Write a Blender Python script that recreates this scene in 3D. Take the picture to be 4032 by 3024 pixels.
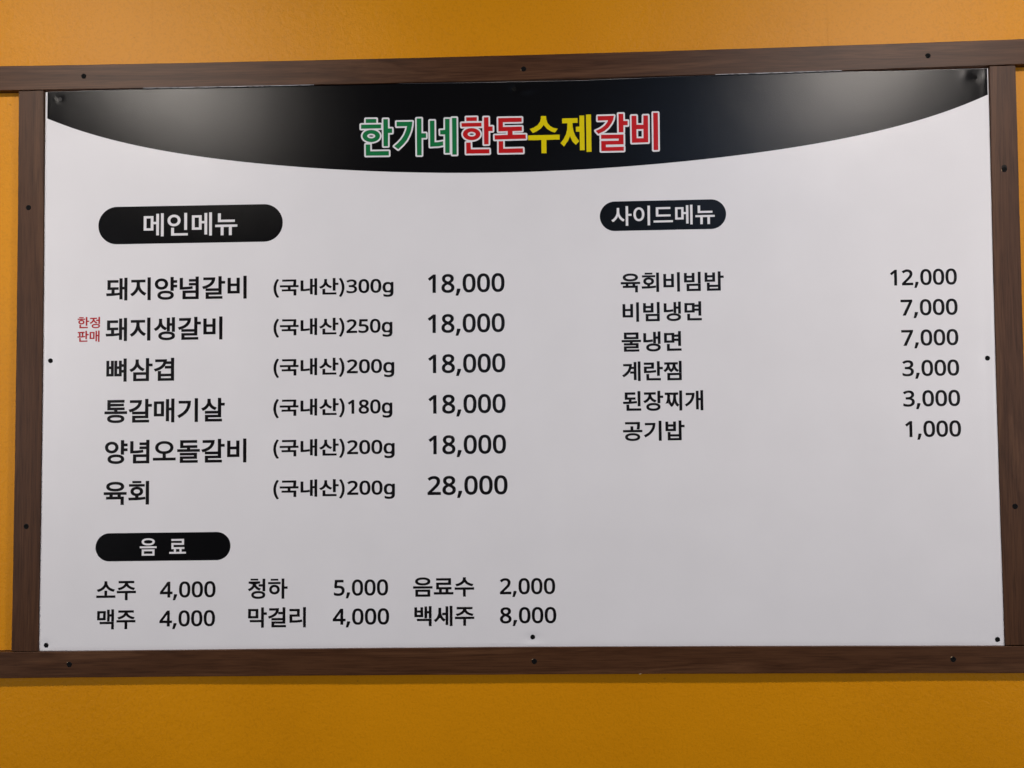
import bpy, bmesh, math, json
from mathutils import Vector, Matrix
from mathutils.geometry import tessellate_polygon

for o in list(bpy.data.objects):
    bpy.data.objects.remove(o)
S = bpy.context.scene
COL = S.collection

# ------------------------------------------------------------------ camera
cam = bpy.data.cameras.new('camera')
cam.sensor_fit = 'HORIZONTAL'; cam.sensor_width = 36.0
cam.lens = 36.0 * 3029.0 / 4032.0
cam.clip_start = 0.01; cam.clip_end = 100
camo = bpy.data.objects.new('camera', cam); COL.objects.link(camo)
camo.matrix_world = (Matrix.Translation((0.03655967, -1.28627604, -0.08204928))
                     @ Matrix.Rotation(0.02731079, 4, 'Z') @ Matrix.Rotation(1.60448849, 4, 'X')
                     @ Matrix.Rotation(-0.01232420, 4, 'Z'))
S.camera = camo

# ------------------------------------------------------------------ light of the room
w = bpy.data.worlds.new("World"); S.world = w; w.use_nodes = True
bg = w.node_tree.nodes['Background']
bg.inputs['Color'].default_value = (0.93, 0.97, 1.10, 1); bg.inputs['Strength'].default_value = 0.055
def lamp(name, loc, target, power, size, color):
    l = bpy.data.lights.new(name, 'AREA'); l.shape = 'DISK'; l.size = size; l.energy = power; l.color = color
    o = bpy.data.objects.new(name, l); COL.objects.link(o); o.location = loc
    o.rotation_euler = (Vector(target) - Vector(loc)).to_track_quat('-Z', 'Y').to_euler()
    return o
lamp('ceiling_lamp_left', [-1.12, -1.12, 1.08], [-1.12, -1.06, 0], 20.5, 0.16, [1.0, 0.92, 0.84])
lamp('ceiling_lamp_right', [1.09, -1.12, 1.06], [1.09, -1.06, 0], 20.5, 0.16, [1.0, 0.91, 0.83])
lamp('side_fill_left', [-4.1, -3.3, 0.25], [0, 0, 0], 40, 1.3, [0.95, 0.96, 1.0])  # added pair of unseen fills, evens out the light across the board
lamp('side_fill_right', [4.1, -3.3, 0.25], [0, 0, 0], 40, 1.3, [0.95, 0.96, 1.0])
lamp('room_light', [1.45, -3.6, 1.5], [0.2, 0, 0], 6.5, 0.8, [0.4, 0.62, 1.0])
lamp('window_light', [0.05, -3.5, 0.3], [0.05, 0, 0.0], 2.6, 0.9, [0.6, 0.76, 1.0])
S.view_settings.view_transform = 'Standard'; S.view_settings.look = 'None'
S.view_settings.gamma = 1; S.view_settings.exposure = 0.16
S.render.engine = 'CYCLES'

# ------------------------------------------------------------------ helpers
def tag(o, label=None, cat=None, group=None, kind=None):
    if label: o['label'] = label
    if cat: o['category'] = cat
    if group: o['group'] = group
    if kind: o['kind'] = kind
    return o
def link(name, me, mat=None, parent=None):
    o = bpy.data.objects.new(name, me); COL.objects.link(o)
    if mat: me.materials.clear(); me.materials.append(mat)
    if parent: o.parent = parent
    return o
def mesh(name, verts, faces, smooth=False):
    me = bpy.data.meshes.new(name); me.from_pydata(verts, [], faces); me.update()
    if smooth:
        me.polygons.foreach_set('use_smooth', [True] * len(me.polygons))
    return me
def empty(name, loc):
    o = bpy.data.objects.new(name, None); COL.objects.link(o); o.location = loc; o.empty_display_size = .05
    return o
def lerp_poly(pts, t):
    """y of a polyline [(t, v)...] at t, extrapolated at the ends"""
    if t <= pts[0][0]: a, b = pts[0], pts[1]
    elif t >= pts[-1][0]: a, b = pts[-2], pts[-1]
    else:
        for a, b in zip(pts, pts[1:]):
            if a[0] <= t <= b[0]: break
    return a[1] + (b[1] - a[1]) * (t - a[0]) / (b[0] - a[0])
def polyfit(pts, deg):
    import numpy as np
    x = np.array([p[0] for p in pts]); y = np.array([p[1] for p in pts])
    c = np.polyfit(x, y, deg)
    return lambda t: float(np.polyval(c, t))

# ------------------------------------------------------------------ materials
def nodes(name):
    m = bpy.data.materials.new(name); m.use_nodes = True
    nt = m.node_tree; b = nt.nodes['Principled BSDF']
    return m, nt, b
def coords(nt, scale, loc=(0, 0, 0)):
    tc = nt.nodes.new('ShaderNodeTexCoord'); mp = nt.nodes.new('ShaderNodeMapping')
    mp.inputs['Scale'].default_value = scale; mp.inputs['Location'].default_value = loc
    nt.links.new(tc.outputs['Object'], mp.inputs['Vector'])
    return mp.outputs['Vector']
def noise(nt, vec, scale, detail=2, rough=.5, dist=0):
    n = nt.nodes.new('ShaderNodeTexNoise'); n.inputs['Scale'].default_value = scale
    n.inputs['Detail'].default_value = detail; n.inputs['Roughness'].default_value = rough
    n.inputs['Distortion'].default_value = dist
    nt.links.new(vec, n.inputs['Vector']); return n.outputs['Fac']
def ramp(nt, fac, stops):
    r = nt.nodes.new('ShaderNodeValToRGB'); e = r.color_ramp.elements
    e[0].position, e[0].color = stops[0][0], (*stops[0][1], 1)
    e[1].position, e[1].color = stops[-1][0], (*stops[-1][1], 1)
    for p, c in stops[1:-1]:
        k = e.new(p); k.color = (*c, 1)
    nt.links.new(fac, r.inputs['Fac']); return r.outputs['Color']
def bump(nt, b, h, dist, strength=1.0, prev=None):
    n = nt.nodes.new('ShaderNodeBump'); n.inputs['Distance'].default_value = dist
    n.inputs['Strength'].default_value = strength
    nt.links.new(h, n.inputs['Height'])
    if prev is not None: nt.links.new(prev, n.inputs['Normal'])
    nt.links.new(n.outputs['Normal'], b.inputs['Normal']); return n.outputs['Normal']

def coat(nt, b, color, rough, level, ior=1.5):
    """diffuse body under a thin satin coat with a compact (Beckmann) highlight; returns a handle whose
    Base Color / Normal feed both"""
    out = nt.nodes['Material Output']; nt.nodes.remove(b)
    d = nt.nodes.new('ShaderNodeBsdfDiffuse'); g = nt.nodes.new('ShaderNodeBsdfAnisotropic'); g.distribution = 'BECKMANN'
    g.inputs['Roughness'].default_value = rough
    fr = nt.nodes.new('ShaderNodeFresnel'); fr.inputs['IOR'].default_value = ior
    mu = nt.nodes.new('ShaderNodeMath'); mu.operation = 'MULTIPLY'; mu.inputs[1].default_value = level
    nt.links.new(fr.outputs[0], mu.inputs[0])
    mx = nt.nodes.new('ShaderNodeMixShader')
    nt.links.new(mu.outputs[0], mx.inputs[0]); nt.links.new(d.outputs[0], mx.inputs[1]); nt.links.new(g.outputs[0], mx.inputs[2])
    nt.links.new(mx.outputs[0], out.inputs['Surface'])
    if not hasattr(color, 'node'): d.inputs['Color'].default_value = (*color, 1)
    else: nt.links.new(color, d.inputs['Color'])
    class H: pass
    hnd = H(); hnd.d, hnd.g, hnd.f = d, g, fr
    return hnd
def coat_normal(nt, hnd, n):
    for k in (hnd.d, hnd.g, hnd.f): nt.links.new(n, k.inputs['Normal'])
def bumpn(nt, h, dist, strength=1.0, prev=None):
    n = nt.nodes.new('ShaderNodeBump'); n.inputs['Distance'].default_value = dist
    n.inputs['Strength'].default_value = strength
    nt.links.new(h, n.inputs['Height'])
    if prev is not None: nt.links.new(prev, n.inputs['Normal'])
    return n.outputs['Normal']

def vinyl(name, color, rough=.36, spec=.5):
    """printed self-adhesive film under a satin laminate"""
    m, nt, b = nodes(name)
    v = coords(nt, (1, 1, 1))
    f = noise(nt, v, 9, 3)
    c = ramp(nt, f, [(.3, tuple(k * .965 for k in color)), (.7, color)])
    hd = coat(nt, b, c, rough, spec)
    n1 = bumpn(nt, noise(nt, coords(nt, (.5, 1, 1)), 900, 2, .6), .00013, 1.0)
    n2 = bumpn(nt, noise(nt, v, 14, 2), .0030, .10, n1)
    coat_normal(nt, hd, n2)
    return m
M_WHITE = vinyl('white_film', (.785, .768, .79), .305, .52)
M_BLACK = vinyl('black_film', (.0035, .0033, .0038), .305, .52)
M_INK = vinyl('ink_black', (.0065, .0050, .0056), .305, .52)
M_GREEN = vinyl('ink_green', (.010, .17, .052), .305, .52)
M_RED = vinyl('ink_red', (.52, .012, .014), .305, .52)
M_YELLOW = vinyl('ink_yellow', (.74, .60, .003), .305, .52)
M_NOTE = vinyl('ink_note_red', (.42, .020, .026), .305, .52)

def flat(name, color, rough=.5, metallic=0.0, spec=.5):
    m, nt, b = nodes(name)
    b.inputs['Base Color'].default_value = (*color, 1); b.inputs['Roughness'].default_value = rough
    b.inputs['Metallic'].default_value = metallic; b.inputs['Specular IOR Level'].default_value = spec
    bump(nt, b, noise(nt, coords(nt, (1, 1, 1)), 900, 2), .0001, .3)
    return m
M_SCREW = flat('black_phosphate_steel', (.004, .004, .004), .75, 0.0, .12)
M_SCREW_L = flat('worn_steel', (.03, .028, .027), .55, .3)
M_HOLE = flat('hole_dark', (.006, .004, .003), .9)
M_CORE = flat('foam_board_core', (.62, .58, .54), .8)
M_CHIP = flat('bare_particle_board', (.45, .33, .20), .9)

def wood(name, along, seed):
    m, nt, b = nodes(name)
    st = {'x': (1.6, 30, 30), 'z': (30, 30, 1.6)}[along]
    fine = {'x': (14, 420, 420), 'z': (420, 420, 14)}[along]
    f1 = noise(nt, coords(nt, st, (seed, seed * .7, seed * 1.3)), 1.0, 5, .62, .9)
    f2 = noise(nt, coords(nt, fine, (seed, 0, 0)), 1.0, 3, .6)
    c1 = ramp(nt, f1, [(.28, (.050, .0200, .0086)), (.42, (.080, .0335, .0150)), (.50, (.060, .0240, .0104)), (.60, (.100, .0440, .0205)), (.72, (.046, .0180, .0078))])
    c2 = ramp(nt, f2, [(.36, (.52, .50, .48)), (.52, (1, 1, 1)), (.8, (1.08, 1.08, 1.08))])
    mx = nt.nodes.new('ShaderNodeMix'); mx.data_type = 'RGBA'; mx.blend_type = 'MULTIPLY'; mx.inputs[0].default_value = .62
    nt.links.new(c1, mx.inputs[6]); nt.links.new(c2, mx.inputs[7])
    hd = coat(nt, b, mx.outputs[2], .46, .50)
    coat_normal(nt, hd, bumpn(nt, f2, .00018, .6))
    return m

def wallpaper():
    m, nt, b = nodes('orange_wallpaper')
    v = coords(nt, (1, 1, 1))
    f = noise(nt, v, 3.2, 4)
    c = ramp(nt, f, [(.3, (.61, .236, .0020)), (.7, (.68, .268, .0026))])
    sp = noise(nt, v, 260, 3)
    c2 = ramp(nt, sp, [(.32, (.86, .85, .8)), (.5, (1, 1, 1))])
    mx = nt.nodes.new('ShaderNodeMix'); mx.data_type = 'RGBA'; mx.blend_type = 'MULTIPLY'; mx.inputs[0].default_value = .6
    nt.links.new(c, mx.inputs[6]); nt.links.new(c2, mx.inputs[7])
    hd = coat(nt, b, mx.outputs[2], .45, .52)
    n1 = bumpn(nt, noise(nt, v, 330, 4, .65, .4), .0006, .50)
    n2 = bumpn(nt, noise(nt, v, 85, 3, .5, .8), .0014, .40, n1)
    coat_normal(nt, hd, bumpn(nt, noise(nt, v, 7, 2), .006, .22, n2))
    return m
M_WALL = wallpaper()

# ------------------------------------------------------------------ the print's own stretch (the film went up a few mm out of true)
def stretch(x, z):
    t = [x ** a * z ** b for a in range(4) for b in range(4 - a)]
    return sum(p * q for p, q in zip(CX, t)), sum(p * q for p, q in zip(CZ, t))

# ------------------------------------------------------------------ wall with its strips of wallpaper (its face is 10 mm behind the board's face)
WY = .010
def wall_relief(x, z):
    return .0009 * math.sin(x * 4.1 + .6) + .0006 * math.sin(x * 9.7 - 1.1 + z * 2) + .0012 * max(0, math.sin(x * 2.3 + 2.2)) * math.exp(-((z + .55) / .1) ** 2)
def wall_strip(x0, x1, z0, z1, dy, nx, zs):
    V = []; F = []
    for j, z in enumerate(zs):
        for i in range(nx + 1):
            x = x0 + (x1 - x0) * i / nx
            V.append((x, WY + dy + wall_relief(x, z), z))
    n = nx + 1
    for j in range(len(zs) - 1):
        for i in range(nx):
            a = j * n + i
            F.append((a, a + 1, a + n + 1, a + n))
    return V, F
zs = [-2.0, -1.4, -1.0] + [-.8 + i * .02 for i in range(71)] + [.75, 1.0, 1.3]
wall = link('wall', mesh('wall', [(-2.6, .0165, -2), (2.6, .0165, -2), (2.6, .0165, 1.3), (-2.6, .0165, 1.3), (-2.6, .12, -2), (2.6, .12, -2), (2.6, .12, 1.3), (-2.6, .12, 1.3)],
            [(0, 1, 2, 3), (5, 4, 7, 6), (0, 4, 5, 1), (3, 2, 6, 7), (1, 5, 6, 2), (4, 0, 3, 7)]), M_WALL)
tag(wall, 'orange papered wall behind the menu board', None, None, 'structure')
UP = [z for z in zs if z > .495]; LOW = [z for z in zs if z < .51]
for a, b_, dy, zz in ((-2.6, -.6158, 0, UP), (-.61565, .5427, .00008, UP), (.54295, 2.6, 0, UP), (-2.6, 2.6, .00004, LOW)):
    V, F = wall_strip(a, b_, 0, 0, dy, int((b_ - a) / .02), zz)
    link('wallpaper_strip', mesh('wallpaper_strip', V, F, True), M_WALL, wall)
for x, z, r in ((-.865, .4589, .0013), (-.264, -.5327, .0011), (.248, -.5303, .0012), (-.6469, .5717, .0010)):
    n = 10; y = WY + wall_relief(x, z) - .0004
    V = [(x + r * (1 + .25 * math.sin(3 * k)) * math.cos(2 * math.pi * k / n), y, z + r * math.sin(2 * math.pi * k / n)) for k in range(n)]
    V += [(x + (q[0] - x) * .55, y + .0035, z + (q[2] - z) * .55) for q in V[:n]]
    F = [(k, (k + 1) % n, n + (k + 1) % n, n + k) for k in range(n)] + [tuple(range(n, 2 * n))]
    link('nail_hole', mesh('nail_hole', V, F), M_HOLE, wall)

# ------------------------------------------------------------------ screws
def plus(r, w_):
    p = []
    for k in range(4):
        c, s = math.cos(k * math.pi / 2), math.sin(k * math.pi / 2)
        for x, y in ((w_, -w_), (r, -w_ * .8), (r, w_ * .8)):
            p.append((x * c - y * s, x * s + y * c))
    return p
def screw_mesh(name='screw', R=.0041):
    """bugle head with a real cross recess; local -Y faces the room, origin on the surface it sits in"""
    n = 28; V = []; F = []
    rings = [(R * .96, .0012), (R, .0000), (R * .97, -.00035), (R * .86, -.00060)]
    for r, y in rings:
        V += [(r * math.cos(2 * math.pi * k / n), y, r * math.sin(2 * math.pi * k / n)) for k in range(n)]
    for j in range(3):
        for k in range(n):
            F.append((j * n + k, j * n + (k + 1) % n, (j + 1) * n + (k + 1) % n, (j + 1) * n + k))
    pl = plus(R * .62, R * .14)
    outer = [Vector((v[0], v[2], 0)) for v in V[3 * n:4 * n]]
    inner = [Vector((x, y, 0)) for x, y in pl]
    tri = tessellate_polygon([outer, inner])
    base = len(V)
    V += [(x, -.00045, y) for x, y in pl]
    allv = [3 * n + k for k in range(n)] + [base + k for k in range(len(pl))]
    F += [tuple(allv[i] for i in t) for t in tri]
    b2 = len(V); V += [(x * .7, -.00002, y * .7) for x, y in pl]
    m = len(pl)
    F += [(base + k, base + (k + 1) % m, b2 + (k + 1) % m, b2 + k) for k in range(m)] + [tuple(range(b2, b2 + m))]
    me = mesh(name, V, F)
    bm = bmesh.new(); bm.from_mesh(me); bmesh.ops.recalc_face_normals(bm, faces=bm.faces); bm.to_mesh(me); bm.free()
    return me
SCREW = screw_mesh(); SCREW.materials.append(M_SCREW)
SCREW_L = screw_mesh('screw_worn'); SCREW_L.materials.append(M_SCREW_L)
def screw(parent, x, y, z, spin, me=SCREW, s=1.0, tilt=(0, 0)):
    o = bpy.data.objects.new('screw', me); COL.objects.link(o); o.parent = parent
    o.location = Vector((x, y, z)) - parent.location
    o.rotation_euler = (tilt[0], spin, tilt[1]); o.scale = (s, s, s)
    return o

# ------------------------------------------------------------------ the four walnut battens
def batten(label, lo, hi, t0, t1, axis, yf, mat, chips=()):
    """lo/hi: functions giving the two long edges; a bowed strip, front face at yf, back near the wall"""
    n = int((t1 - t0) / .02) + 1
    V = []; bev = .0007; yb = .0205
    for i in range(n + 1):
        t = t0 + (t1 - t0) * i / n
        a, b_ = lo(t), hi(t)
        wob = .00012 * math.sin(t * 31) + .00008 * math.sin(t * 77 + 1)
        a += wob; b_ -= wob * .7
        for c, y in ((a, yb), (a, yf + bev), (a + bev, yf), (b_ - bev, yf), (b_, yf + bev), (b_, yb)):
            V.append((t, y, c) if axis == 'x' else (c, y, t))
    F = []
    for i in range(n):
        for k in range(5):
            p = i * 6 + k
            F.append((p, p + 1, p + 7, p + 6))
        p = i * 6
        F.append((p + 5, p, p + 6, p + 11))
    F.append((0, 1, 2, 3, 4, 5)); F.append(tuple(n * 6 + k for k in (5, 4, 3, 2, 1, 0)))
    me = mesh('batten_body', V, F)
    bm = bmesh.new(); bm.from_mesh(me); bmesh.ops.recalc_face_normals(bm, faces=bm.faces); bm.to_mesh(me); bm.free()
    tm = (t0 + t1) / 2; c = (lo(tm) + hi(tm)) / 2
    org = Vector((tm, yf, c)) if axis == 'x' else Vector((c, yf, tm))
    r = empty('wood_batten', org)
    tag(r, label, 'batten', 'dark walnut battens framing the menu board')
    me.transform(Matrix.Translation(-org))
    link('batten_body', me, mat, r)
    return r

# ------------------------------------------------------------------ measured data (metres on the board's plane)
CX = [0.000222, 0.003848, 3.2e-05, 3e-05, 0.993217, -7.5e-05, 0.007874, -0.000275, 0.000136, 0.007869]
CZ = [-0.000289, 0.993038, 0.000253, 0.0078, 0.001359, -0.000281, 0.000122, 0.000283, 0.007854, 1.7e-05]
RT_TOP = [(-0.8754, 0.5216), (-0.4294, 0.5196), (0.0084, 0.5179), (0.4384, 0.5206), (0.8608, 0.5246)]
RT_BOT = [(-0.875, 0.4789), (-0.4295, 0.4771), (0.0078, 0.4755), (0.1296, 0.4757), (0.4373, 0.477), (0.8593, 0.4822)]
RB_TOP = [(-0.8651, -0.4782), (-0.6486, -0.4776), (-0.4306, -0.4766), (-0.0039, -0.4734), (0.4152, -0.474), (0.6235, -0.4744), (0.8266, -0.4757)]
RB_BOT = [(-0.8647, -0.5215), (-0.6484, -0.521), (-0.4306, -0.5199), (-0.0044, -0.5178), (0.4141, -0.5176), (0.6222, -0.5179), (0.8252, -0.5187)]
SL_L = [(-0.8429, 0.4775), (-0.8425, 0.3021), (-0.8429, 0.0426), (-0.8435, -0.0871), (-0.8458, -0.4078), (-0.8464, -0.4776)]
SL_R = [(-0.7994, 0.4764), (-0.798, 0.3012), (-0.7978, 0.042), (-0.7993, -0.0877), (-0.8008, -0.408), (-0.8015, -0.4778)]
SR_L = [(0.8031, 0.4801), (0.802, 0.3778), (0.8014, 0.282), (0.7986, 0.0394), (0.7982, -0.086), (0.798, -0.4163), (0.7977, -0.4735)]
SR_R = [(0.8462, 0.479), (0.8456, 0.3768), (0.8448, 0.2811), (0.8432, 0.0387), (0.8424, -0.0865), (0.8398, -0.4165), (0.8395, -0.4737)]
P_L = [(-0.798, 0.4756), (-0.7984, 0.3018), (-0.7987, 0.0421), (-0.7995, -0.0877), (-0.8018, -0.4085), (-0.8019, -0.478)]
P_R = [(0.8022, 0.4776), (0.8018, 0.3785), (0.8013, 0.2826), (0.7993, 0.0396), (0.7991, -0.086), (0.7984, -0.4168), (0.7982, -0.4753)]
P_T = [(-0.798, 0.4756), (-0.6741, 0.4767), (-0.522, 0.4786), (-0.2592, 0.4766), (-0.0855, 0.4744), (0.1298, 0.4736), (0.3007, 0.4765), (0.4383, 0.4777), (0.5548, 0.4776), (0.6388, 0.477), (0.8019, 0.4777)]
P_B = [(-0.8019, -0.478), (-0.6502, -0.4779), (-0.4316, -0.4764), (-0.0039, -0.4744), (0.416, -0.4747), (0.6248, -0.4751), (0.7982, -0.4755)]
HD = [(-0.7932, 0.4294), (-0.7411, 0.4088), (-0.6737, 0.3882), (-0.6066, 0.3721), (-0.519, 0.3561), (-0.4307, 0.3445), (-0.3313, 0.3334), (-0.2323, 0.3257), (-0.1337, 0.3215), (0.0058, 0.3194), (0.115, 0.3209), (0.22, 0.3266), (0.3287, 0.3345), (0.4352, 0.3453), (0.5315, 0.3602), (0.6276, 0.3776), (0.6462, 0.3821), (0.7174, 0.4026), (0.7631, 0.418), (0.7996, 0.4327)]
SCR = [(-0.7284, 0.5004), (0.0277, 0.4942), (0.7025, 0.4999), (-0.8237, 0.2747), (-0.8227, -0.2686), (0.8218, 0.3059), (0.8205, -0.2495), (-0.7465, -0.4993), (0.0327, -0.4967), (0.713, -0.4957)]
SCP = [(-0.7717, 0.4622), (0.0109, 0.4612), (0.7799, 0.4626), (-0.7848, 0.0114), (0.7857, -0.0064), (-0.7885, -0.4683), (0.0306, -0.458), (0.7868, -0.4651)]
TEXTS = [
    ('메인메뉴', 'w', -0.6275, -0.4661, 0.223, 0.2628),
    ('돼지양념갈비', 'k', -0.6917, -0.4499, 0.1137, 0.1529),
    ('돼지생갈비', 'k', -0.6919, -0.4912, 0.0444, 0.0839),
    ('한정', 'r', -0.7402, -0.7015, 0.0669, 0.0865),
    ('판매', 'r', -0.7403, -0.7022, 0.0437, 0.063),
    ('뼈삼겹', 'k', -0.6901, -0.5737, -0.0251, 0.0145),
    ('통갈매기살', 'k', -0.6926, -0.4867, -0.0954, -0.0549),
    ('양념오돌갈비', 'k', -0.6911, -0.4494, -0.1648, -0.1244),
    ('육회', 'k', -0.6924, -0.6149, -0.2338, -0.1938),
    ('(국내산)', 'k+', -0.4038, -0.2823, 0.1138, 0.1464),
    ('300g', 'k', -0.279, -0.1986, 0.1125, 0.1436),
    ('(국내산)', 'k+', -0.4037, -0.2824, 0.0457, 0.0784),
    ('250g', 'k', -0.2791, -0.2006, 0.0445, 0.0755),
    ('(국내산)', 'k+', -0.4036, -0.2825, -0.0227, 0.0104),
    ('200g', 'k', -0.2786, -0.1977, -0.0239, 0.0072),
    ('(국내산)', 'k+', -0.4038, -0.2822, -0.0911, -0.0583),
    ('180g', 'k', -0.2771, -0.2012, -0.0925, -0.0612),
    ('(국내산)', 'k+', -0.4036, -0.2822, -0.1596, -0.1266),
    ('200g', 'k', -0.2783, -0.1975, -0.1607, -0.1295),
    ('(국내산)', 'k+', -0.4034, -0.2822, -0.2278, -0.1949),
    ('200g', 'k', -0.2781, -0.1973, -0.2291, -0.1978),
    ('18,000', 'k', -0.1402, -0.0098, 0.1125, 0.1497),
    ('18,000', 'k', -0.1406, -0.01, 0.0444, 0.0816),
    ('18,000', 'k', -0.1403, -0.0096, -0.0237, 0.0135),
    ('18,000', 'k', -0.1402, -0.0096, -0.0922, -0.0549),
    ('18,000', 'k', -0.1402, -0.0095, -0.1605, -0.1233),
    ('28,000', 'k', -0.1423, -0.0074, -0.2288, -0.1916),
    ('음', 'w+', -0.6297, -0.6012, -0.3196, -0.2904),
    ('료', 'w', -0.5794, -0.5512, -0.3169, -0.2921),
    ('소주', 'k', -0.7028, -0.6355, -0.3936, -0.3614),
    ('맥주', 'k', -0.7008, -0.6357, -0.4419, -0.4085),
    ('4,000', 'k', -0.5948, -0.5004, -0.3945, -0.3632),
    ('4,000', 'k', -0.5952, -0.501, -0.4425, -0.4113),
    ('청하', 'k', -0.4458, -0.3786, -0.3938, -0.36),
    ('막걸리', 'k', -0.4451, -0.3476, -0.4415, -0.4078),
    ('5,000', 'k', -0.3005, -0.209, -0.3942, -0.3629),
    ('4,000', 'k', -0.3024, -0.2074, -0.4423, -0.4109),
    ('음료수', 'k', -0.1672, -0.0648, -0.393, -0.3604),
    ('백세주', 'k', -0.1652, -0.0647, -0.4412, -0.4079),
    ('2,000', 'k', -0.0218, 0.0705, -0.3941, -0.3629),
    ('8,000', 'k', -0.022, 0.0719, -0.4419, -0.4108),
    ('사이드메뉴', 'w', 0.1717, 0.3449, 0.2258, 0.2592),
    ('육회비빔밥', 'k', 0.1861, 0.3582, 0.1126, 0.1455),
    ('비빔냉면', 'k', 0.1885, 0.3208, 0.0629, 0.0958),
    ('물냉면', 'k', 0.1862, 0.2863, 0.0124, 0.0461),
    ('계란찜', 'k', 0.1864, 0.2859, -0.0368, -0.0039),
    ('된장찌개', 'k', 0.1871, 0.3208, -0.0872, -0.0536),
    ('공기밥', 'k', 0.1865, 0.2891, -0.1372, -0.1037),
    ('12,000', 'k', 0.6323, 0.7411, 0.1114, 0.1426),
    ('7,000', 'k', 0.6484, 0.741, 0.061, 0.0924),
    ('7,000', 'k', 0.6484, 0.7409, 0.0106, 0.0419),
    ('3,000', 'k', 0.6487, 0.7408, -0.0398, -0.0087),
    ('3,000', 'k', 0.6487, 0.741, -0.0901, -0.0589),
    ('1,000', 'k', 0.6507, 0.741, -0.1405, -0.1092),
]
def _dec(s): return [[tuple(int(v) for v in p.split(',')) for p in lp.split()] for lp in s.split(';')] if s else []
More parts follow.
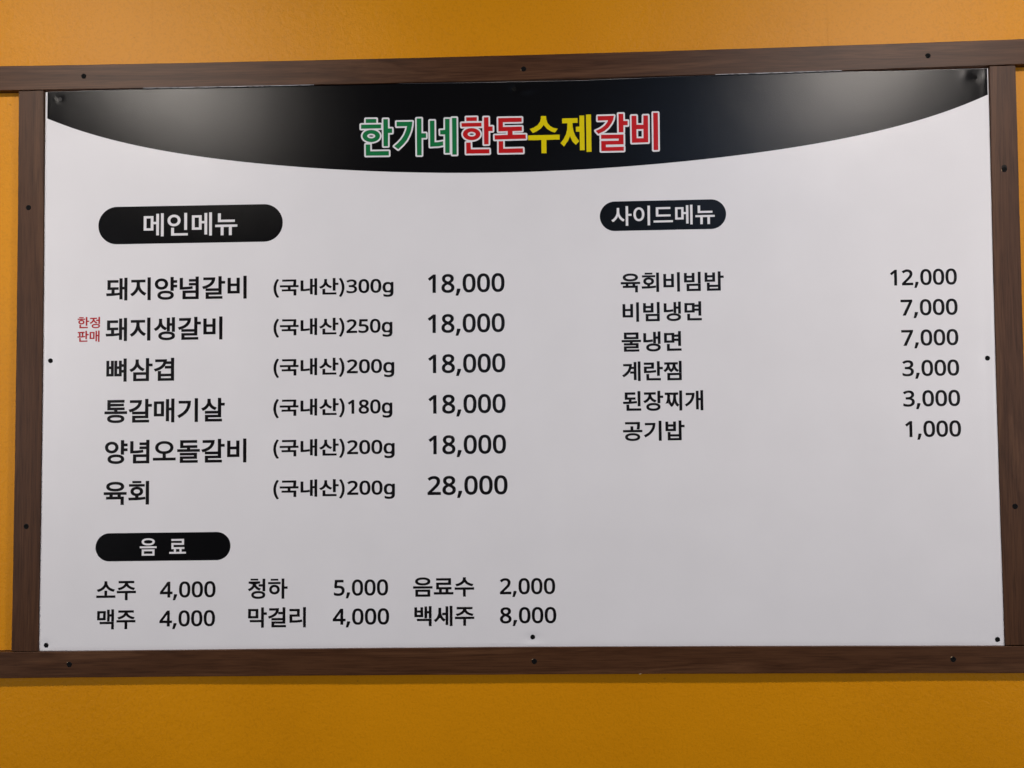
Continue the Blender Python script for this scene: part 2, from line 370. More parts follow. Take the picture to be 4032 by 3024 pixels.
# outlines of the lettering: advance, contours in thousandths of an em
GLYPHS = {
    '(': (338, _dec("239,-196 295,-171 256,-98 224,-21 199,60 182,142 172,226 168,311 172,396 182,479 199,561 224,642 256,719 295,792 239,818 196,742 160,664 131,582 110,496 97,406 92,311 97,215 110,125 131,40 160,-42 196,-120")),
    ')': (338, _dec("99,-196 142,-120 178,-42 207,40 228,125 242,215 246,311 242,406 228,496 207,582 178,664 142,742 99,818 42,792 81,719 114,642 139,561 157,479 167,396 171,311 167,226 157,142 139,60 114,-21 81,-98 42,-171")),
    ',': (268, _dec("192,105 159,2 106,-129 41,-129 70,-4 91,116 185,116")),
    '0': (572, _dec("523,358 521,302 517,250 510,203 499,160 485,121 468,87 458,72 435,46 409,24 379,7 344,-4 306,-9 259,-9 235,-5 190,10 171,21 136,50 120,68 94,110 84,134 67,189 60,219 52,285 50,395 59,497 72,556 81,582 91,606 116,648 148,681 166,694 186,705 232,720 285,724 335,720 379,705 399,694 418,681 450,648 464,628 487,582 497,556 511,497 520,431;137,358 141,268 151,195 163,155 170,138 188,109 198,97 210,88 236,73 251,69 285,65 302,66 333,73 347,79 371,97 391,122 399,137 413,173 419,194 430,268 434,358 430,447 419,520 399,577 391,592 371,617 347,635 333,641 302,649 285,650 267,649 236,641 210,627 198,617 188,605 170,577 163,560 151,520 141,447")),
    '1': (572, _dec("355,0 269,0 269,517 273,622 211,567 135,505 89,564 282,713 355,713")),
    '2': (572, _dec("520,0 48,0 48,73 269,296 338,372 358,399 382,440 392,468 400,513 400,547 397,565 385,595 376,607 353,627 340,635 310,645 293,648 258,648 211,641 183,631 157,617 103,581 56,640 106,676 152,699 204,716 260,723 317,721 356,713 373,708 405,692 432,673 455,649 464,635 472,620 484,588 490,553 491,534 485,479 475,445 460,412 429,364 390,316 326,249 159,84 159,80 520,80")),
    '3': (572, _dec("493,547 491,516 485,488 475,464 453,432 434,414 412,400 373,383 345,376 345,372 397,361 420,353 457,331 485,302 504,267 513,226 515,203 511,163 502,126 495,109 475,77 463,63 433,37 396,17 352,2 300,-7 222,-10 153,-4 121,2 90,10 45,29 45,111 76,97 125,81 176,70 209,65 272,65 324,73 346,81 365,90 380,101 404,130 418,164 423,205 420,233 412,257 406,268 391,286 358,308 331,318 281,328 243,330 154,331 154,406 243,406 294,413 335,429 357,443 375,460 388,481 398,503 403,541 402,557 394,587 378,611 355,630 327,642 292,649 248,649 214,644 174,633 138,616 93,590 49,650 76,669 108,686 143,701 183,714 248,723 308,722 340,718 369,711 395,701 418,689 438,674 455,656 468,637 479,617 487,595 491,572")),
    '4': (572, _dec("552,162 448,162 448,0 363,0 363,162 21,162 21,237 357,717 448,717 448,241 552,241;363,585 107,241 363,241")),
    '5': (572, _dec("275,438 343,431 364,427 402,413 419,404 450,382 463,370 485,341 494,325 507,290 511,270 515,228 511,181 500,138 492,119 471,83 458,68 428,40 391,18 371,10 326,-3 275,-9 194,-7 129,4 100,12 74,23 63,29 63,112 89,98 118,87 184,71 249,65 283,67 313,72 341,81 366,94 395,121 409,144 415,157 424,202 424,241 414,281 395,313 382,326 366,338 348,347 326,354 275,363 236,364 205,362 124,349 80,377 107,713 465,713 465,634 182,634 165,427 221,435")),
    '7': (572, _dec("136,0 429,634 44,634 44,713 523,713 523,646 233,0")),
    '8': (572, _dec("285,723 325,721 362,715 411,697 439,680 461,659 480,633 486,619 496,588 499,553 497,525 486,489 466,457 441,430 409,405 363,378 405,355 443,330 465,312 484,291 500,269 512,244 519,216 522,185 518,147 509,112 493,81 471,55 458,43 428,23 411,14 374,1 333,-7 288,-10 239,-7 196,0 157,13 140,21 110,41 98,52 76,78 61,109 52,143 49,182 51,213 58,241 69,267 85,290 103,310 124,329 159,353 197,373 153,402 124,427 101,456 88,477 76,512 72,554 75,588 84,619 91,633 110,658 133,679 160,696 192,710 227,718;135,181 136,164 144,133 161,106 172,94 201,75 219,69 261,61 286,60 309,61 350,69 383,84 397,94 409,106 426,134 431,150 436,184 434,206 427,227 417,245 395,270 376,286 342,306 270,337 242,324 206,303 186,288 170,272 150,246 142,226 137,205;284,653 249,650 234,646 206,634 193,626 174,606 167,594 159,566 158,550 160,526 166,506 175,488 188,472 204,458 223,445 289,412 322,427 351,445 383,472 395,488 404,506 410,527 412,550 411,566 403,594 396,606 377,626 364,634 336,646 320,650")),
    'g': (615, _dec("275,546 325,541 370,526 410,500 443,465 448,465 460,536 530,536 530,-9 527,-57 518,-99 504,-136 483,-168 471,-181 442,-204 406,-222 386,-228 364,-233 316,-239 252,-239 200,-234 138,-221 97,-206 97,-125 124,-137 169,-152 239,-164 276,-167 317,-166 356,-157 374,-149 389,-139 415,-112 433,-79 442,-38 446,71 442,71 410,35 386,17 358,4 327,-5 294,-9 242,-8 212,-2 183,8 157,22 134,41 113,63 96,89 81,118 70,150 61,186 57,225 55,267 57,308 61,346 70,382 81,414 96,444 113,470 134,493 157,512 183,527 211,537 242,544;287,472 258,469 233,461 210,448 183,418 162,378 153,345 148,308 146,266 147,234 155,178 171,133 182,114 195,98 210,85 227,75 246,68 266,63 289,62 338,67 368,76 393,92 413,113 428,141 437,175 443,215 444,267 442,312 432,369 421,399 406,424 387,443 364,457 336,466")),
    '갈': (920, _dec("669,827 669,367 752,367 752,555 885,555 885,625 752,625 752,827;91,783 91,715 416,715 400,647 365,585 312,530 242,482 154,443 51,413 83,344 206,382 310,435 394,501 456,582 495,676 508,783;180,-2 180,-69 784,-69 784,-2 261,-2 261,101 752,101 752,326 178,326 178,259 670,259 670,165 180,165")),
    '개': (920, _dec("536,803 536,-33 614,-33 614,395 736,395 736,-78 816,-78 816,827 736,827 736,463 614,463 614,803;85,710 85,642 355,642 342,551 316,464 276,382 219,306 144,237 50,175 98,116 213,195 300,283 364,381 406,486 429,596 436,710")),
    '걸': (920, _dec("515,610 515,542 711,542 711,364 794,364 794,827 711,827 711,610;111,783 111,715 419,715 402,647 368,584 316,529 247,481 163,442 64,411 93,344 214,384 316,437 398,504 458,584 495,677 508,783;214,-2 214,-69 824,-69 824,-2 296,-2 296,102 794,102 794,324 212,324 212,257 711,257 711,165 214,165")),
    '겹': (920, _dec("209,295 209,-66 793,-66 793,295 711,295 711,182 292,182 292,295;292,116 711,116 711,1 292,1;711,827 711,685 508,685 514,727 516,771 108,771 108,703 426,703 409,632 374,568 321,510 251,461 165,419 62,387 94,320 189,350 273,388 346,434 406,488 454,549 488,617 711,617 711,501 477,501 477,432 711,432 711,340 793,340 793,827")),
    '계': (920, _dec("739,827 739,-78 818,-78 818,827;89,712 89,644 354,644 340,552 311,465 269,383 211,308 138,239 49,177 98,117 177,171 245,230 301,293 347,361 383,433 409,508 557,508 557,349 394,349 394,281 557,281 557,-32 636,-32 636,803 557,803 557,576 424,576 433,644 436,712")),
    '공': (920, _dec("455,256 365,251 288,236 226,212 180,179 151,138 141,89 151,41 180,0 226,-32 288,-56 365,-71 455,-76 546,-71 623,-56 685,-32 732,0 760,41 770,89 760,138 732,179 685,212 623,236 546,251;455,192 522,189 579,180 625,165 659,144 681,119 688,89 681,60 659,36 625,16 579,1 522,-8 455,-11 389,-8 332,1 286,16 252,36 230,60 223,89 230,119 252,144 286,165 332,180 389,189;147,781 147,714 681,714 678,598 667,519 657,474 738,465 749,510 760,593 763,669 763,781;386,580 386,406 51,406 51,338 866,338 866,406 468,406 468,580")),
    '국': (920, _dec("135,228 135,161 686,161 686,-78 769,-78 769,228 500,228 500,393 870,393 870,461 741,461 751,513 761,604 764,784 154,784 154,716 682,716 681,644 675,560 658,461 50,461 50,393 417,393 417,228")),
    '기': (920, _dec("709,827 709,-78 792,-78 792,827;103,729 103,662 442,662 425,558 390,461 336,373 264,292 172,221 61,158 105,91 241,171 349,264 429,367 484,480 516,602 526,729")),
    '내': (920, _dec("531,807 531,-31 609,-31 609,390 736,390 736,-78 816,-78 816,827 736,827 736,459 609,459 609,807;94,229 94,156 201,157 304,162 416,175 476,185 466,258 414,248 314,236 177,229 177,718 94,718")),
    '냉': (920, _dec("515,265 428,260 354,245 294,220 250,186 223,144 213,94 223,45 250,3 294,-31 354,-56 428,-71 515,-76 602,-71 676,-56 736,-31 780,3 808,45 817,94 808,144 780,186 736,220 676,245 602,260;515,199 578,196 632,187 675,171 708,151 727,125 734,94 727,64 708,38 675,18 632,3 578,-7 515,-10 452,-7 398,3 355,18 322,38 302,64 295,94 302,125 322,151 355,171 398,187 452,196;530,809 530,312 608,312 608,522 733,522 733,279 812,279 812,826 733,826 733,591 608,591 608,809;94,430 94,361 205,362 310,367 419,379 477,389 468,458 416,449 318,437 177,430 177,754 94,754")),
    '념': (920, _dec("213,254 213,-66 794,-66 794,254;712,187 712,2 294,2 294,187;104,404 104,335 243,336 375,341 500,356 564,367 554,434 495,424 377,411 187,404 187,782 104,782;457,566 457,501 711,501 711,295 794,295 794,827 711,827 711,726 457,726 457,661 711,661 711,566")),
    '뉴': (920, _dec("154,781 154,454 771,454 771,522 237,522 237,781;50,324 50,256 261,256 261,-78 344,-78 344,256 573,256 573,-78 656,-78 656,256 867,256 867,324")),
    '돌': (920, _dec("50,434 50,367 867,367 867,434 500,434 500,520 770,520 770,587 241,587 241,724 761,724 761,792 159,792 159,520 417,520 417,434;151,-2 151,-67 789,-67 789,-2 232,-2 232,88 762,88 762,291 149,291 149,228 681,228 681,148 151,148")),
    '돼': (920, _dec("86,735 86,370 242,370 242,190 39,187 51,117 272,123 435,136 512,147 507,208 418,199 321,193 321,370 476,370 476,437 167,437 167,667 468,667 468,735;548,807 548,-30 626,-30 626,383 734,383 734,-78 814,-78 814,827 734,827 734,451 626,451 626,807")),
    '된': (920, _dec("707,826 707,150 790,150 790,826;66,264 345,270 543,285 640,297 634,358 515,347 392,340 392,464 571,464 571,531 218,531 218,700 564,700 564,768 135,768 135,464 309,464 309,336 54,332;205,195 205,-58 820,-58 820,10 288,10 288,195")),
    '드': (920, _dec("50,114 50,45 870,45 870,114;154,743 154,325 775,325 775,393 236,393 236,675 766,675 766,743")),
    '란': (920, _dec("669,826 669,160 752,160 752,479 886,479 886,549 752,549 752,826;194,211 194,-58 793,-58 793,10 278,10 278,211;87,767 87,699 413,699 413,572 89,572 89,300 240,301 385,306 520,319 590,329 582,398 515,388 384,375 171,368 171,508 494,508 494,767")),
    '료': (920, _dec("152,341 152,273 279,273 279,103 50,103 50,34 870,34 870,103 649,103 649,273 789,273 789,341 234,341 234,486 768,486 768,760 150,760 150,692 686,692 686,553 152,553;360,103 360,273 568,273 568,103")),
    '리': (920, _dec("709,827 709,-79 791,-79 791,827;100,743 100,675 434,675 434,487 102,487 102,140 254,141 402,146 553,161 632,173 624,241 547,230 401,216 186,209 186,420 518,420 518,743")),
    '막': (920, _dec("87,759 87,358 503,358 503,759;422,693 422,425 168,425 168,693;164,243 164,176 669,176 669,-79 752,-79 752,243;669,827 669,291 752,291 752,523 885,523 885,592 752,592 752,827")),
    '매': (920, _dec("82,722 82,165 427,165 427,722;349,656 349,231 160,231 160,656;538,808 538,-32 617,-32 617,400 739,400 739,-78 819,-78 819,827 739,827 739,469 617,469 617,808")),
    '맥': (920, _dec("206,238 206,170 730,170 730,-78 812,-78 812,238;90,749 90,356 439,356 439,749;361,684 361,421 168,421 168,684;539,809 539,294 617,294 617,526 733,526 733,288 812,288 812,826 733,826 733,594 617,594 617,809")),
    '메': (920, _dec("349,656 349,231 160,231 160,656;739,827 739,-78 819,-78 819,827;559,808 559,486 427,486 427,722 82,722 82,165 427,165 427,418 559,418 559,-32 638,-32 638,808")),
    '면': (920, _dec("423,681 423,391 173,391 173,681;504,599 711,599 711,474 504,474;711,826 711,668 504,668 504,748 92,748 92,325 504,325 504,406 711,406 711,166 794,166 794,826;213,225 213,-58 815,-58 815,10 296,10 296,225")),
    '물': (920, _dec("156,797 156,521 761,521 761,797;679,731 679,587 237,587 237,731;151,-3 151,-68 789,-68 789,-3 232,-3 232,87 762,87 762,291 499,291 499,379 867,379 867,446 50,446 50,379 416,379 416,291 149,291 149,227 681,227 681,148 151,148")),
    '밥': (920, _dec("87,781 87,370 506,370 506,781 424,781 424,649 169,649 169,781;169,583 424,583 424,437 169,437;182,288 182,-66 752,-66 752,288 669,288 669,180 264,180 264,288;264,114 669,114 669,2 264,2;669,827 669,330 752,330 752,549 885,549 885,619 752,619 752,827")),
    '백': (920, _dec("90,769 90,347 440,347 440,769 362,769 362,626 169,626 169,769;169,561 362,561 362,414 169,414;206,229 206,161 730,161 730,-78 812,-78 812,229;539,809 539,289 617,289 617,523 733,523 733,283 812,283 812,826 733,826 733,592 617,592 617,809")),
    '비': (920, _dec("707,827 707,-79 790,-79 790,827;101,750 101,139 527,139 527,750 445,750 445,512 184,512 184,750;184,446 445,446 445,208 184,208")),
    '빔': (920, _dec("97,780 97,360 520,360 520,780 438,780 438,642 179,642 179,780;179,575 438,575 438,427 179,427;708,826 708,300 791,300 791,826;207,251 207,-65 791,-65 791,251;710,185 710,3 288,3 288,185")),
    '뼈': (920, _dec("71,743 71,142 316,142 316,743 246,743 246,511 141,511 141,743;141,445 246,445 246,210 141,210;447,445 553,445 553,210 447,210;622,530 731,530 731,362 622,362;731,827 731,598 622,598 622,743 553,743 553,511 447,511 447,743 377,743 377,142 622,142 622,293 731,293 731,-78 811,-78 811,827")),
    '사': (920, _dec("271,749 271,587 263,504 240,423 204,347 156,280 100,223 37,182 88,115 137,147 183,187 224,235 260,290 290,350 313,415 336,354 366,298 401,246 441,201 485,163 532,133 583,199 522,239 467,293 420,357 384,430 361,507 353,587 353,749;662,827 662,-78 745,-78 745,390 893,390 893,461 745,461 745,827")),
    '산': (920, _dec("272,772 272,661 265,593 244,529 211,472 166,421 111,380 46,350 91,284 142,308 189,338 229,374 265,416 294,462 316,513 339,467 368,426 403,388 442,355 487,328 535,306 577,372 515,401 461,439 416,486 383,539 361,597 354,658 354,772;669,827 669,159 752,159 752,480 885,480 885,550 752,550 752,827;190,223 190,-58 792,-58 792,10 274,10 274,223")),
    '살': (920, _dec("271,796 271,725 264,660 243,599 209,545 164,498 109,460 45,431 86,364 138,387 185,416 226,451 262,491 292,536 314,585 337,542 365,503 399,468 439,437 483,412 531,392 574,456 512,482 458,518 414,561 381,611 360,667 353,726 353,796;669,827 669,355 752,355 752,561 885,561 885,630 752,630 752,827;180,-1 180,-68 784,-68 784,-1 261,-1 261,97 752,97 752,314 178,314 178,248 670,248 670,159 180,159")),
    '삼': (920, _dec("184,256 184,-66 752,-66 752,256;670,189 670,2 265,2 265,189;272,781 272,691 265,624 244,561 210,504 166,454 110,413 46,382 90,316 142,340 188,371 229,408 265,450 294,496 316,547 339,502 368,460 402,423 441,391 484,364 531,342 575,407 513,436 460,474 416,521 382,574 361,632 354,693 354,781;669,827 669,298 752,298 752,533 885,533 885,602 752,602 752,827")),
    '생': (920, _dec("515,248 428,243 354,229 294,205 250,173 222,133 213,86 222,39 250,-1 294,-33 354,-57 428,-71 515,-76 602,-71 676,-57 736,-33 780,-1 808,39 817,86 808,133 780,173 736,205 676,229 602,243;515,184 578,181 632,172 675,158 708,139 727,115 734,86 727,57 708,33 675,14 632,0 578,-9 515,-12 452,-9 398,0 354,14 322,33 302,57 295,86 302,115 322,139 354,158 398,172 452,181;239,770 239,649 233,598 217,546 189,496 152,450 105,410 50,378 95,314 137,337 175,364 208,397 237,434 261,473 280,515 299,477 322,442 349,411 381,383 418,359 458,339 502,403 449,430 404,464 368,505 341,551 325,599 319,649 319,770;539,809 539,297 617,297 617,516 733,516 733,268 812,268 812,826 733,826 733,584 617,584 617,809")),
    '세': (920, _dec("739,827 739,-78 819,-78 819,827;555,808 555,503 406,503 406,434 555,434 555,-32 633,-32 633,808;238,742 238,569 232,492 214,416 186,344 147,279 98,223 40,179 92,117 135,148 173,186 207,231 236,281 260,335 279,393 297,340 320,290 348,244 380,202 416,167 457,137 504,201 449,244 403,297 367,360 340,428 324,500 318,572 318,742")),
    '소': (920, _dec("415,328 415,108 50,108 50,40 870,40 870,108 497,108 497,328;412,766 412,697 399,624 362,556 307,496 239,446 162,409 82,386 118,317 187,337 254,366 317,405 373,452 420,507 456,568 492,507 539,452 596,405 659,366 726,337 795,317 831,386 751,409 674,446 605,496 550,556 513,624 499,697 499,766")),
    '수': (920, _dec("416,795 416,744 404,682 369,625 316,575 249,533 173,502 92,483 125,416 195,432 262,457 324,489 379,529 425,575 460,627 495,575 541,529 596,489 658,457 725,432 794,416 827,483 746,502 670,534 603,575 550,626 515,683 502,744 502,795;50,318 50,249 416,249 416,-78 498,-78 498,249 867,249 867,318")),
    '양': (920, _dec("302,773 237,766 180,746 133,714 97,671 74,620 66,560 74,501 97,449 133,406 180,374 237,354 302,347 367,354 424,374 472,406 507,449 530,501 538,560 530,620 507,671 472,714 424,746 367,766;302,703 345,699 383,685 414,663 438,635 453,600 458,560 453,520 438,485 414,457 383,435 345,422 302,417 260,422 222,435 191,457 167,485 152,520 147,560 152,600 167,635 191,663 222,685 260,699;464,263 378,258 305,243 246,218 202,185 175,143 166,93 175,44 202,2 246,-31 305,-56 378,-71 464,-76 550,-71 622,-56 681,-31 724,2 751,44 760,93 751,143 724,185 681,218 622,243 550,258;464,196 527,193 580,184 622,169 653,149 673,123 679,93 673,63 653,38 622,18 580,3 527,-6 464,-9 402,-6 349,3 306,18 274,38 255,63 248,93 255,123 274,149 306,169 349,184 402,193;669,827 669,291 752,291 752,430 883,430 883,499 752,499 752,623 883,623 883,692 752,692 752,827")),
    '오': (920, _dec("458,701 527,696 587,680 637,655 675,621 699,579 707,531 699,482 675,441 637,407 587,381 527,366 458,360 390,366 330,381 280,407 243,441 219,482 210,531 219,579 243,621 280,655 330,680 390,696;50,107 50,38 870,38 870,107 499,107 499,295 579,308 649,332 707,368 750,413 778,468 787,531 776,598 744,656 694,703 628,739 549,761 458,768 368,761 289,739 223,703 173,656 141,598 130,531 140,468 167,413 210,368 268,332 337,308 417,295 417,107")),
    '육': (920, _dec("458,806 367,801 289,785 226,760 179,726 150,684 140,633 150,582 179,540 226,505 289,480 367,465 458,459 549,465 627,480 690,505 737,540 766,582 776,633 766,684 737,726 690,760 627,785 549,801;458,740 525,737 582,727 628,712 663,691 684,664 691,633 684,602 663,575 628,554 582,538 525,528 458,525 391,528 334,538 288,554 254,575 232,602 225,633 232,664 254,691 288,712 334,727 391,737;141,211 141,144 683,144 683,-78 766,-78 766,211 651,211 651,324 867,324 867,391 50,391 50,324 265,324 265,211;348,324 569,324 569,211 348,211")),
    '음': (920, _dec("458,807 367,802 289,787 226,762 179,728 150,686 140,635 150,585 179,544 226,510 289,485 367,470 458,465 550,470 628,485 691,510 737,544 766,585 776,635 766,686 737,728 691,762 628,787 550,802;458,741 525,738 582,729 628,713 663,693 684,666 691,635 684,605 663,579 628,559 582,544 525,534 458,531 391,534 334,544 288,559 254,579 232,605 225,635 232,666 254,693 288,713 334,729 391,738;150,232 150,-66 767,-66 767,232;686,165 686,2 231,2 231,165;50,388 50,320 867,320 867,388")),
    '이': (920, _dec("707,827 707,-79 790,-79 790,827;313,757 250,747 194,718 148,672 113,609 91,532 83,442 91,352 113,274 148,212 194,165 250,136 313,126 376,136 432,165 478,212 512,274 534,352 542,442 534,532 512,609 478,672 432,718 376,747;313,683 355,676 391,653 421,617 443,570 457,511 462,442 457,373 443,314 421,266 391,230 355,208 313,200 271,208 235,230 205,266 182,314 168,373 163,442 168,511 182,570 205,617 235,653 271,676")),
    '인': (920, _dec("708,826 708,166 791,166 791,826;306,763 242,756 185,735 138,701 101,657 78,603 70,541 78,479 101,425 138,381 185,347 242,326 306,318 371,326 427,347 475,381 511,425 534,479 542,541 534,603 511,657 475,701 427,735 371,756;306,691 348,686 385,672 417,649 441,619 456,583 461,541 456,499 441,463 417,433 385,410 348,396 306,391 264,396 227,410 196,433 172,463 156,499 151,541 156,583 172,619 196,649 227,672 264,686;210,233 210,-58 819,-58 819,10 293,10 293,233")),
    '장': (920, _dec("464,257 378,252 305,237 246,213 202,181 175,140 166,91 175,42 202,1 246,-32 305,-56 378,-71 464,-76 550,-71 623,-56 681,-32 724,1 751,42 760,91 751,140 724,181 681,213 623,237 550,252;464,191 527,188 580,179 622,165 653,145 673,120 679,91 673,61 653,36 622,17 580,2 527,-7 464,-10 402,-7 349,2 306,17 274,36 255,61 248,91 255,120 274,145 306,165 349,179 402,188;71,760 71,692 273,692 273,656 266,593 244,533 211,479 165,431 110,392 46,363 88,297 140,320 187,349 228,384 264,425 294,470 316,519 339,476 367,436 402,401 441,370 486,344 535,324 574,389 512,416 459,452 416,495 383,545 363,599 356,657 356,692 555,692 555,760;669,827 669,282 752,282 752,528 885,528 885,597 752,597 752,827")),
    '정': (920, _dec("496,260 409,255 335,240 275,216 232,182 204,141 195,91 204,42 232,0 275,-33 335,-57 409,-72 496,-77 583,-72 657,-57 717,-33 761,0 788,42 797,91 788,141 761,182 717,216 657,240 583,255;496,195 560,192 613,183 657,168 689,147 709,122 715,91 709,61 689,35 657,15 613,0 560,-9 496,-12 433,-9 379,0 336,15 304,35 284,61 277,91 284,122 304,147 336,168 379,183 433,192;711,827 711,592 533,592 533,523 711,523 711,288 794,288 794,827;79,761 79,693 280,693 280,662 273,599 251,538 217,482 172,433 117,392 53,362 96,296 147,320 194,350 236,387 271,428 301,475 324,525 347,481 375,440 409,403 449,370 493,343 541,321 583,387 522,415 468,453 425,499 392,550 371,605 364,663 364,693 562,693 562,761")),
    '주': (920, _dec("127,770 127,704 412,704 400,641 366,588 315,541 250,501 177,472 98,454 130,388 199,404 265,429 326,460 380,499 425,544 458,595 492,544 537,499 591,460 652,429 719,404 788,388 819,454 741,472 667,501 603,541 551,588 517,641 505,704 789,704 789,770;50,312 50,244 416,244 416,-77 498,-77 498,244 867,244 867,312")),
    '지': (920, _dec("707,827 707,-78 790,-78 790,827;79,734 79,665 289,665 289,551 280,473 256,395 218,321 170,256 113,202 50,162 98,96 148,127 195,167 238,215 276,270 308,330 332,394 357,334 389,278 427,228 470,184 517,147 568,118 614,184 550,221 493,271 444,332 406,401 382,475 373,551 373,665 584,665 584,734")),
    '찌': (920, _dec("719,827 719,-78 802,-78 802,827;378,735 378,667 449,667 447,502 442,443 430,382 413,321 389,264 356,213 324,266 299,324 282,385 272,446 266,504 264,667 334,667 334,735 74,735 74,667 185,667 182,492 173,421 156,350 130,283 93,223 44,173 97,112 128,141 155,176 177,214 196,256 212,301 224,347 237,299 252,253 272,209 295,169 323,133 356,103 389,133 417,169 441,208 460,252 476,298 488,346 501,300 516,255 535,214 558,175 585,141 616,112 668,173 620,222 583,281 557,348 540,418 531,490 528,667 631,667 631,735")),
    '찜': (920, _dec("718,827 718,297 801,297 801,827;202,247 202,-66 801,-66 801,247;720,181 720,2 283,2 283,181;378,764 378,696 445,696 443,621 437,580 427,538 410,497 387,457 356,422 325,458 302,498 285,541 274,583 268,623 266,696 334,696 334,764 75,764 75,696 188,696 184,613 173,565 154,517 127,472 90,431 44,399 88,338 121,359 150,385 175,414 196,446 213,480 226,515 238,479 254,444 273,411 296,380 324,352 356,329 389,352 417,379 440,410 459,443 475,478 486,514 500,479 517,445 538,413 563,385 592,359 625,338 668,399 622,431 586,470 558,515 540,563 529,612 525,696 633,696 633,764")),
    '청': (920, _dec("496,255 409,250 335,236 275,212 232,180 204,139 195,90 204,41 232,0 275,-32 335,-56 409,-71 496,-76 583,-71 657,-56 717,-32 761,0 788,41 797,90 788,139 761,180 717,212 657,236 583,250;496,190 560,187 614,178 657,164 689,144 709,119 715,90 709,61 689,36 657,16 614,1 560,-8 496,-11 433,-8 379,1 336,16 304,36 284,61 277,90 284,119 304,144 336,164 379,178 433,187;75,704 75,651 276,651 276,634 269,574 248,518 214,467 169,422 115,385 52,358 92,293 143,314 190,342 231,375 267,414 296,457 319,504 343,462 372,424 408,390 450,360 496,336 546,317 585,382 522,407 467,440 422,481 387,528 366,579 358,634 358,651 558,651 558,704;711,827 711,569 530,569 530,501 711,501 711,279 794,279 794,827;165,788 468,788 468,831 165,831")),
    '통': (920, _dec("458,214 366,210 290,197 229,177 184,148 157,112 148,69 157,25 184,-11 229,-39 290,-60 366,-72 458,-76 550,-72 626,-60 687,-39 731,-11 758,25 767,69 758,112 731,148 687,177 626,197 550,210;458,151 525,149 581,142 626,130 658,114 678,94 684,69 678,44 658,24 626,8 581,-4 525,-11 458,-13 391,-11 334,-4 290,8 258,24 238,44 231,69 238,94 258,114 290,130 334,142 391,149;157,801 157,436 416,436 416,348 49,348 49,281 867,281 867,348 499,348 499,436 771,436 771,501 240,501 240,589 742,589 742,652 240,652 240,735 766,735 766,801")),
    '판': (920, _dec("62,295 326,301 517,315 609,327 603,389 471,377 471,674 561,674 561,742 77,742 77,674 167,674 167,365 52,364;247,674 391,674 391,372 247,367;669,826 669,160 752,160 752,482 885,482 885,552 752,552 752,826;189,223 189,-58 792,-58 792,10 271,10 271,223")),
    '하': (920, _dec("316,540 255,533 202,513 158,482 124,440 103,390 95,332 103,274 124,223 158,182 202,151 255,131 316,124 377,131 430,151 474,182 507,223 529,274 536,332 529,390 507,440 474,482 430,513 377,533;316,471 355,467 389,453 417,432 439,404 452,371 457,332 452,293 439,260 417,232 389,211 355,198 316,193 277,198 243,211 214,232 193,260 179,293 174,332 179,371 193,404 214,432 243,453 277,467;663,827 663,-78 745,-78 745,386 893,386 893,455 745,455 745,827;45,610 578,610 578,668 45,668;165,772 465,772 465,816 165,816")),
    '한': (920, _dec("319,600 258,595 205,579 162,554 130,520 109,479 102,431 109,383 130,342 162,309 205,284 258,268 319,263 380,268 432,284 475,309 508,342 528,383 535,431 528,479 508,520 475,554 432,579 380,595;319,535 358,532 391,522 418,507 439,486 452,461 456,431 452,402 439,376 418,356 391,341 358,331 319,328 280,331 247,341 220,356 199,376 187,402 182,431 187,461 199,486 220,507 247,522 280,532;669,826 669,148 752,148 752,460 885,460 885,529 752,529 752,826;52,645 586,645 586,702 52,702;189,202 189,-58 792,-58 792,10 271,10 271,202;170,782 470,782 470,826 170,826")),
    '회': (920, _dec("704,827 704,-78 787,-78 787,827;348,533 387,530 421,520 449,505 470,484 483,459 487,430 483,401 470,376 449,356 421,341 387,331 348,328 310,331 276,341 249,356 228,376 215,401 210,430 215,459 228,484 249,505 276,520 310,530;348,598 287,593 235,577 192,552 159,519 139,478 132,430 138,388 154,350 180,319 215,294 258,276 308,265 308,168 55,164 67,94 347,100 551,116 652,130 646,192 520,179 391,171 391,266 441,277 484,295 518,320 544,351 561,388 566,430 559,478 539,519 506,552 462,577 409,593;74,645 623,645 623,702 74,702;200,782 495,782 495,826 200,826")),
}
